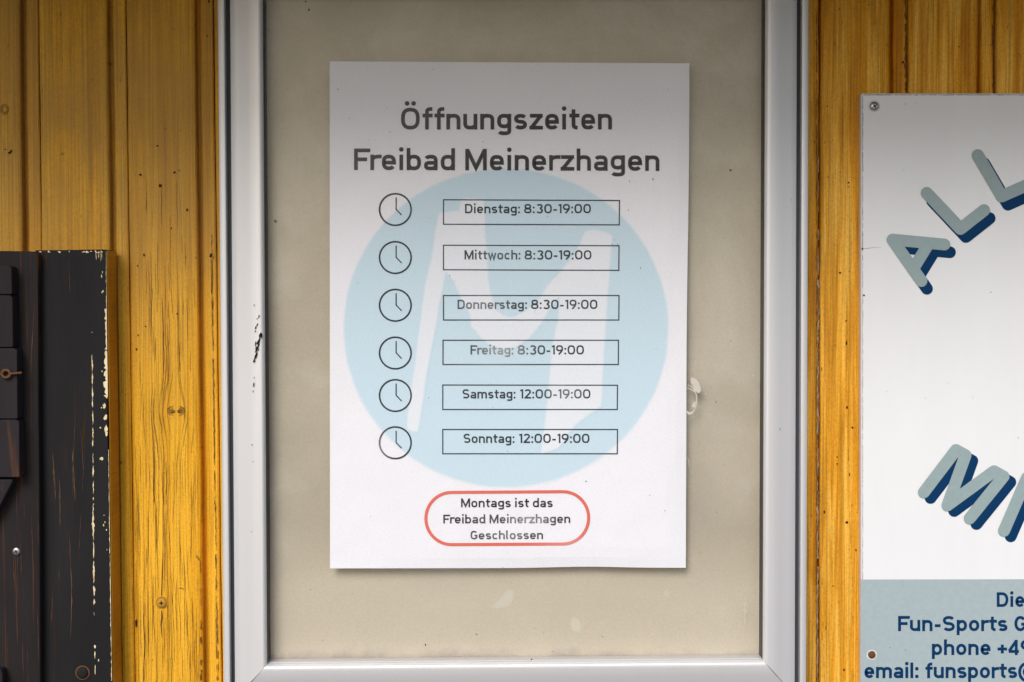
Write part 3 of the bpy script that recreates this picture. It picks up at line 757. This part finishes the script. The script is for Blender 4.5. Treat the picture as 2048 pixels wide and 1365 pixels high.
mb = MB(); ring_ = [(1012 + math.cos(i/120*6.283)*(321.5+q.uniform(-.6, .6)), 656.5 + math.sin(i/120*6.283)*(315.5+q.uniform(-.6, .6))) for i in range(120)]
mb.fan(ring_, y1)
rim = [(1012 + (a-1012)*1.019, 656.5 + (b-656.5)*1.019) for a, b in ring_]
mb.add([P(a, b, y1) for a, b in ring_ + rim], [(i, (i+1) % 120, (i+1) % 120 + 120, i+120) for i in range(120)], [0.0]*120 + [1.0]*120)
ld = mb.build('logo_disc', M['logo'], po)
Mo = [(877,431),(882,426),(918,421),(923,400),(932,397),(962,400),(968,404),(970,440),(971,471),(974,515),(977,560),(984,598),(994,621),(1006,631),(1019,635),(1032,633),(1045,626),(1062,614),(1078,598),(1095,572),(1113,552),(1128,535),(1143,516),(1156,497),(1166,472),(1172,462),
      (1192,460),(1216,466),(1224,473),(1225,480),(1221,512),(1218,560),(1215,598),(1211,660),(1206,741),(1202,813),(1172,833),(1152,850),(1136,866),(1125,886),(1116,896),(1099,902),(1083,906),(1084,890),(1087,868),(1093,818),(1098,767),(1103,703),(1110,665),(1116,640),(1118,614),(1118,593),
      (1104,612),(1088,639),(1075,657),(1060,675),(1045,686),(1032,694),(1019,698),(994,696),(975,686),(961,675),(943,653),(938,624),(927,605),(918,588),(908,563),(892,545),
      (886,575),(877,614),(874,640),(864,690),(854,741),(848,785),(841,830),(836,863),(826,864),(814,857),(816,830),(822,785),(828,741),(835,690),(841,640),(847,595),(852,560),(862,522),(867,490),(871,459)]
from mathutils.geometry import tessellate_polygon
dense = []
for i, a in enumerate(Mo):
    b = Mo[(i+1) % len(Mo)]; k = max(1, int(math.hypot(b[0]-a[0], b[1]-a[1])/12))
    for j in range(k): dense.append((a[0]+(b[0]-a[0])*j/k + q.uniform(-.5, .5), a[1]+(b[1]-a[1])*j/k + q.uniform(-.5, .5)))
tri = tessellate_polygon([[Vector((a, b, 0)) for a, b in dense]])
lm = MB().add([P(a, b, y2) for a, b in dense], [tuple(t_) for t_ in tri])
# soft printed edge: the ribbon goes from letter tone (inside) to the disc's blue (outside)
tmp = MB(); tmp.ribbon(dense, 2.6, y2-.00004, True)
nd_ = len(dense); area = sum(dense[i][0]*dense[(i+1) % nd_][1] - dense[(i+1) % nd_][0]*dense[i][1] for i in range(nd_))
ins, outs = (0.76, 0.0)
fd = [ins]*nd_ + [outs]*nd_ if area > 0 else [outs]*nd_ + [ins]*nd_
lo_ = lm.build('logo_letter', M['logolet'], ld)
MB().add(tmp.v, tmp.f, fd).build('soft_edge', M['logo'], ld)
FH = Font(.172); FS = Font(.170)
text('heading', 'Öffnungszeiten', FH, 802, 1224, 259.5, 43.5, y3, M['ink'], po, slope=.0, fadef=fade)
text('heading', 'Freibad Meinerzhagen', FH, 708, 1319, 340.5, 43, y3, M['ink'], po, slope=.003, fadef=fade)
rows = [(419.5, 400, 449, 401.5, 887, 1239, 'Dienstag:', 930, 1040, '8:30-19:00', 1048, 1182, 427),
        (515.5, 491, 540, 492, 887, 1238, 'Mittwoch:', 929, 1041, '8:30-19:00', 1049, 1183, 519.5),
        (611, 591.5, 640.5, 591.5, 887, 1238, 'Donnerstag:', 915, 1054, '8:30-19:00', 1062, 1195, 618.5),
        (706.5, 681, 729.5, 681, 886, 1237, 'Freitag:', 941, 1027, '8:30-19:00', 1035, 1168, 709.5),
        (791.5, 770.5, 819.5, 771, 885.5, 1235, 'Samstag:', 925, 1031, '12:00-19:00', 1040, 1181, 797.5),
        (886, 859.5, 908, 859.5, 885.5, 1235, 'Sonntag:', 927, 1029, '12:00-19:00', 1038, 1179, 886.5)]
for k, (cy, bt, bb, btr, bl, br, day, dx0, dx1, hrs, hx0, hx1, base) in enumerate(rows):
    cx = 790.6
    mb = MB(); mb.ribbon([(cx+math.cos(i/48*6.283)*31.6, cy+math.sin(i/48*6.283)*31.6) for i in range(48)], 1.65, y3, True, fade)
    mb.ribbon([(cx+1.6, cy-24), (cx+1.6, cy-.5), (cx+12.5, cy+11)], 1.15, y3, False, fade)
    mb.build('clock_icon', M['inkblue'], po)
    mb = MB(); s_ = .002 if k < 2 else 0
    pts = []
    cor = [(bl, bt), (br, btr), (br-.5, bb+(1.2 if k < 2 else 0)), (bl, bb)]
    for i in range(4):
        a, b = cor[i], cor[(i+1) % 4]; kk = 24 if i % 2 == 0 else 4
        pts += [(a[0]+(b[0]-a[0])*j/kk, a[1]+(b[1]-a[1])*j/kk) for j in range(kk)]
    mb.ribbon(pts, 1.15, y3, True, fade)
    bx = mb.build('time_box', M['inkblue'], po)
    text('lettering', day, FS, dx0, dx1, base, 18.6, y3, M['inkblue'], bx, fadef=fade)
    text('lettering', hrs, FS, hx0, hx1, base, 18.6, y3, M['inkblue'], bx, fadef=fade, sp=.11)
pts = []
for cx, cy, a0, a1 in [(1126, 1036, -90, 0), (1126, 1036.3, 0, 90), (903, 1037.5, 90, 180), (903, 1037.5, 180, 270)]:
    pts += [(cx + math.cos(R(a0+(a1-a0)*i/12))*51.3 + (0), cy + math.sin(R(a0+(a1-a0)*i/12))*52.2) for i in range(13)]
pp = []
for i, a in enumerate(pts):
    b = pts[(i+1) % len(pts)]; d = math.hypot(b[0]-a[0], b[1]-a[1])
    if d < .8: continue
    kk = max(1, int(d/12)); pp += [(a[0]+(b[0]-a[0])*j/kk, a[1]+(b[1]-a[1])*j/kk) for j in range(kk)]
mb = MB(); mb.ribbon(pp, 3.1, y3, True, lambda x, y: .04 + .18*math.exp(-((x-1140)/60)**2-((y-1088)/20)**2))
nb = mb.build('notice_outline', M['red'], po)
text('lettering', 'Montags ist das', FS, 922, 1105, 1015, 17.8, y3, M['ink'], nb, slope=-.001, fadef=fade)
text('lettering', 'Freibad Meinerzhagen', FS, 886.5, 1140.5, 1047.5, 17.6, y3, M['ink'], nb, slope=-.004, fadef=fade)
text('lettering', 'Geschlossen', FS, 941, 1086, 1079.3, 17.2, y3, M['ink'], nb, slope=-.004, fadef=fade)
mb = MB()
for x, y, r_ in [(966,284,1),(676,179,1.3),(1259,363,1),(1306,359,1.4),(1281,536,1),(1257,421,1),(1172,963,1.4),(780,264,.9),(1224,489,.8),(1228,480,.8),(1235,489,.8),(1122,527,.7),(1095,434,.8),(899,552,.8),(1015,903,.7),(985,816,.7),(1330,1022,.9)]:
    blob(mb, x, y, r_, YP-.0005, q, 1.4, 6)
tag(mb.build('ink_specks', M['ink'], po), kind='stuff')
settle(po)

# ------------------------------------------------------------------ sports sign at the right
sg = tag(empty('advertising_sign', P(2000, 1700, -.003)), 'white sign board with grey and navy lettering and a grey blue lower band', 'sign')
YS = -.0080; xR = 2620; yBt = 1560
def rrect(x0, y0, x1, y1, r):
    o = []
    for cx, cy, a0 in ((x0+r, y0+r, 180), (x1-r, y0+r, 270), (x1-r, y1-r, 0), (x0+r, y1-r, 90)):
        o += [(cx+math.cos(R(a0+90*i/5))*r, cy+math.sin(R(a0+90*i/5))*r) for i in range(6)]
    return o
MB().prism(rrect(1721.5, 187, xR, yBt, 5), YS, -.0006).build('panel', M['signedge'], sg, bevel=.0006)
MB().prism(rrect(1726, 191, xR-5, yBt-5, 4), YS-.0002, YS+.0001).build('face_film', M['sign'], sg)
mb = MB(); q = random.Random(61)
y = 195
while y < 1150:
    L = q.uniform(6, 40); mb.ribbon([(1725.6+q.gauss(0,.25), y+L*i/5) for i in range(6)], [q.uniform(.12, .5)*(1 if y < 520 else .6) for _ in range(6)], YS-.00025); y += L + q.uniform(0, 12)
x = 1728
while x < 2048:
    L = q.uniform(6, 40); mb.ribbon([(x+L*i/5, 190.4+q.gauss(0,.2)) for i in range(6)], [q.uniform(.15, .6) for _ in range(6)], YS-.00025); x += L + q.uniform(0, 6)
for x, y, r_ in [(1725,498,2.2),(1728,591,2),(1982,585,1),(1832,208,.8),(2037,876,1),(1726,470,1),(1780,1296,1),(1811,1301,1)]: blob(mb, x, y, r_, YS-.0005, q)
mb.ribbon([(1728,498),(1745,496),(1762,495)], [.4,.3,.1], YS-.00025)
tag(mb.build('edge_dirt', M['socket'], sg), kind='stuff')
MB().flat([(1721.8, 1159.5), (xR-.5, 1158), (xR-.5, yBt-3), (1721.8, yBt-3)], YS-.0004).build('colour_band', M['band'], sg)
def capsule(mb, pts, r, Y):
    """rounded thick stroke through pts as overlapping pieces 0.02 mm apart"""
    for i in range(len(pts)-1):
        a, b = pts[i], pts[i+1]; an = math.atan2(b[1]-a[1], b[0]-a[0]); o = []
        for k in range(13): t_ = an + math.pi/2 + math.pi*k/12; o.append((a[0]+math.cos(t_)*r, a[1]+math.sin(t_)*r))
        for k in range(13): t_ = an - math.pi/2 + math.pi*k/12; o.append((b[0]+math.cos(t_)*r, b[1]+math.sin(t_)*r))
        mb.flat(o, Y - i*.00003)
big = {'A': ([[(1785,479.6),(1889,489.5)], [(1785,479.6),(1843,562.5)], [(1856,490),(1826,539)]], (11, 15.5), 11.8),
       'L': ([[(1853.7,386.5),(1921,458),(1968,421)]], (11, 16), 12.2),
       'K': ([[(1955.7,311),(2003.5,393),(2060,368)]], (12.5, 16.5), 12.2),
       'M': ([[(1847.7,985),(1912,900.5),(1931,911),(1895,1011),(1988,943),(2007,953.5),(1939.5,1037)]], (13.5, 11.2), 12.0),
       'I': ([[(2008,1062),(2054,956)]], (13.5, 11), 12.0)}
for k, (strokes, (ox, oy), r_) in big.items():
    g1 = MB(); g2 = MB()
    for i, s_ in enumerate(strokes):
        capsule(g1, s_, r_, YS-.0010-i*.0001); capsule(g2, [(a+ox, b+oy) for a, b in s_], r_, YS-.0005-i*.0001)
    if k == 'M':
        pass
    lo = g1.build('letter', M['greyletter'], sg); g2.build('letter_shadow', M['navy'], lo)
FA = Font(.192, 2.1, .74, False)
text('lettering', 'Die', FA, 1993.5, 0, 1214.3, 29.2, YS-.0006, M['navy'], sg, sp=.11, xs=29.6)
text('lettering', 'Fun-Sports G', FA, 1796, 2053, 1262.8, 30.4, YS-.0006, M['navy'], sg, sp=.10)
text('lettering', 'phone +49', FA, 1863.5, 2064, 1310.6, 30.4, YS-.0006, M['navy'], sg, sp=.10)
text('lettering', 'email: funsports@', FA, 1728.6, 2069, 1356.8, 30.4, YS-.0006, M['navy'], sg, sp=.10)
screw(sg, 1748.5, 213, 9, YS-.0003, M['steel'], M['socket'], ring=M['signedge'], rot=.6)
screw(sg, 1743.5, 1310, 7.5, YS-.0005, M['rust'], M['socket'], ring=M['signedge'], cross=False)
settle(sg)
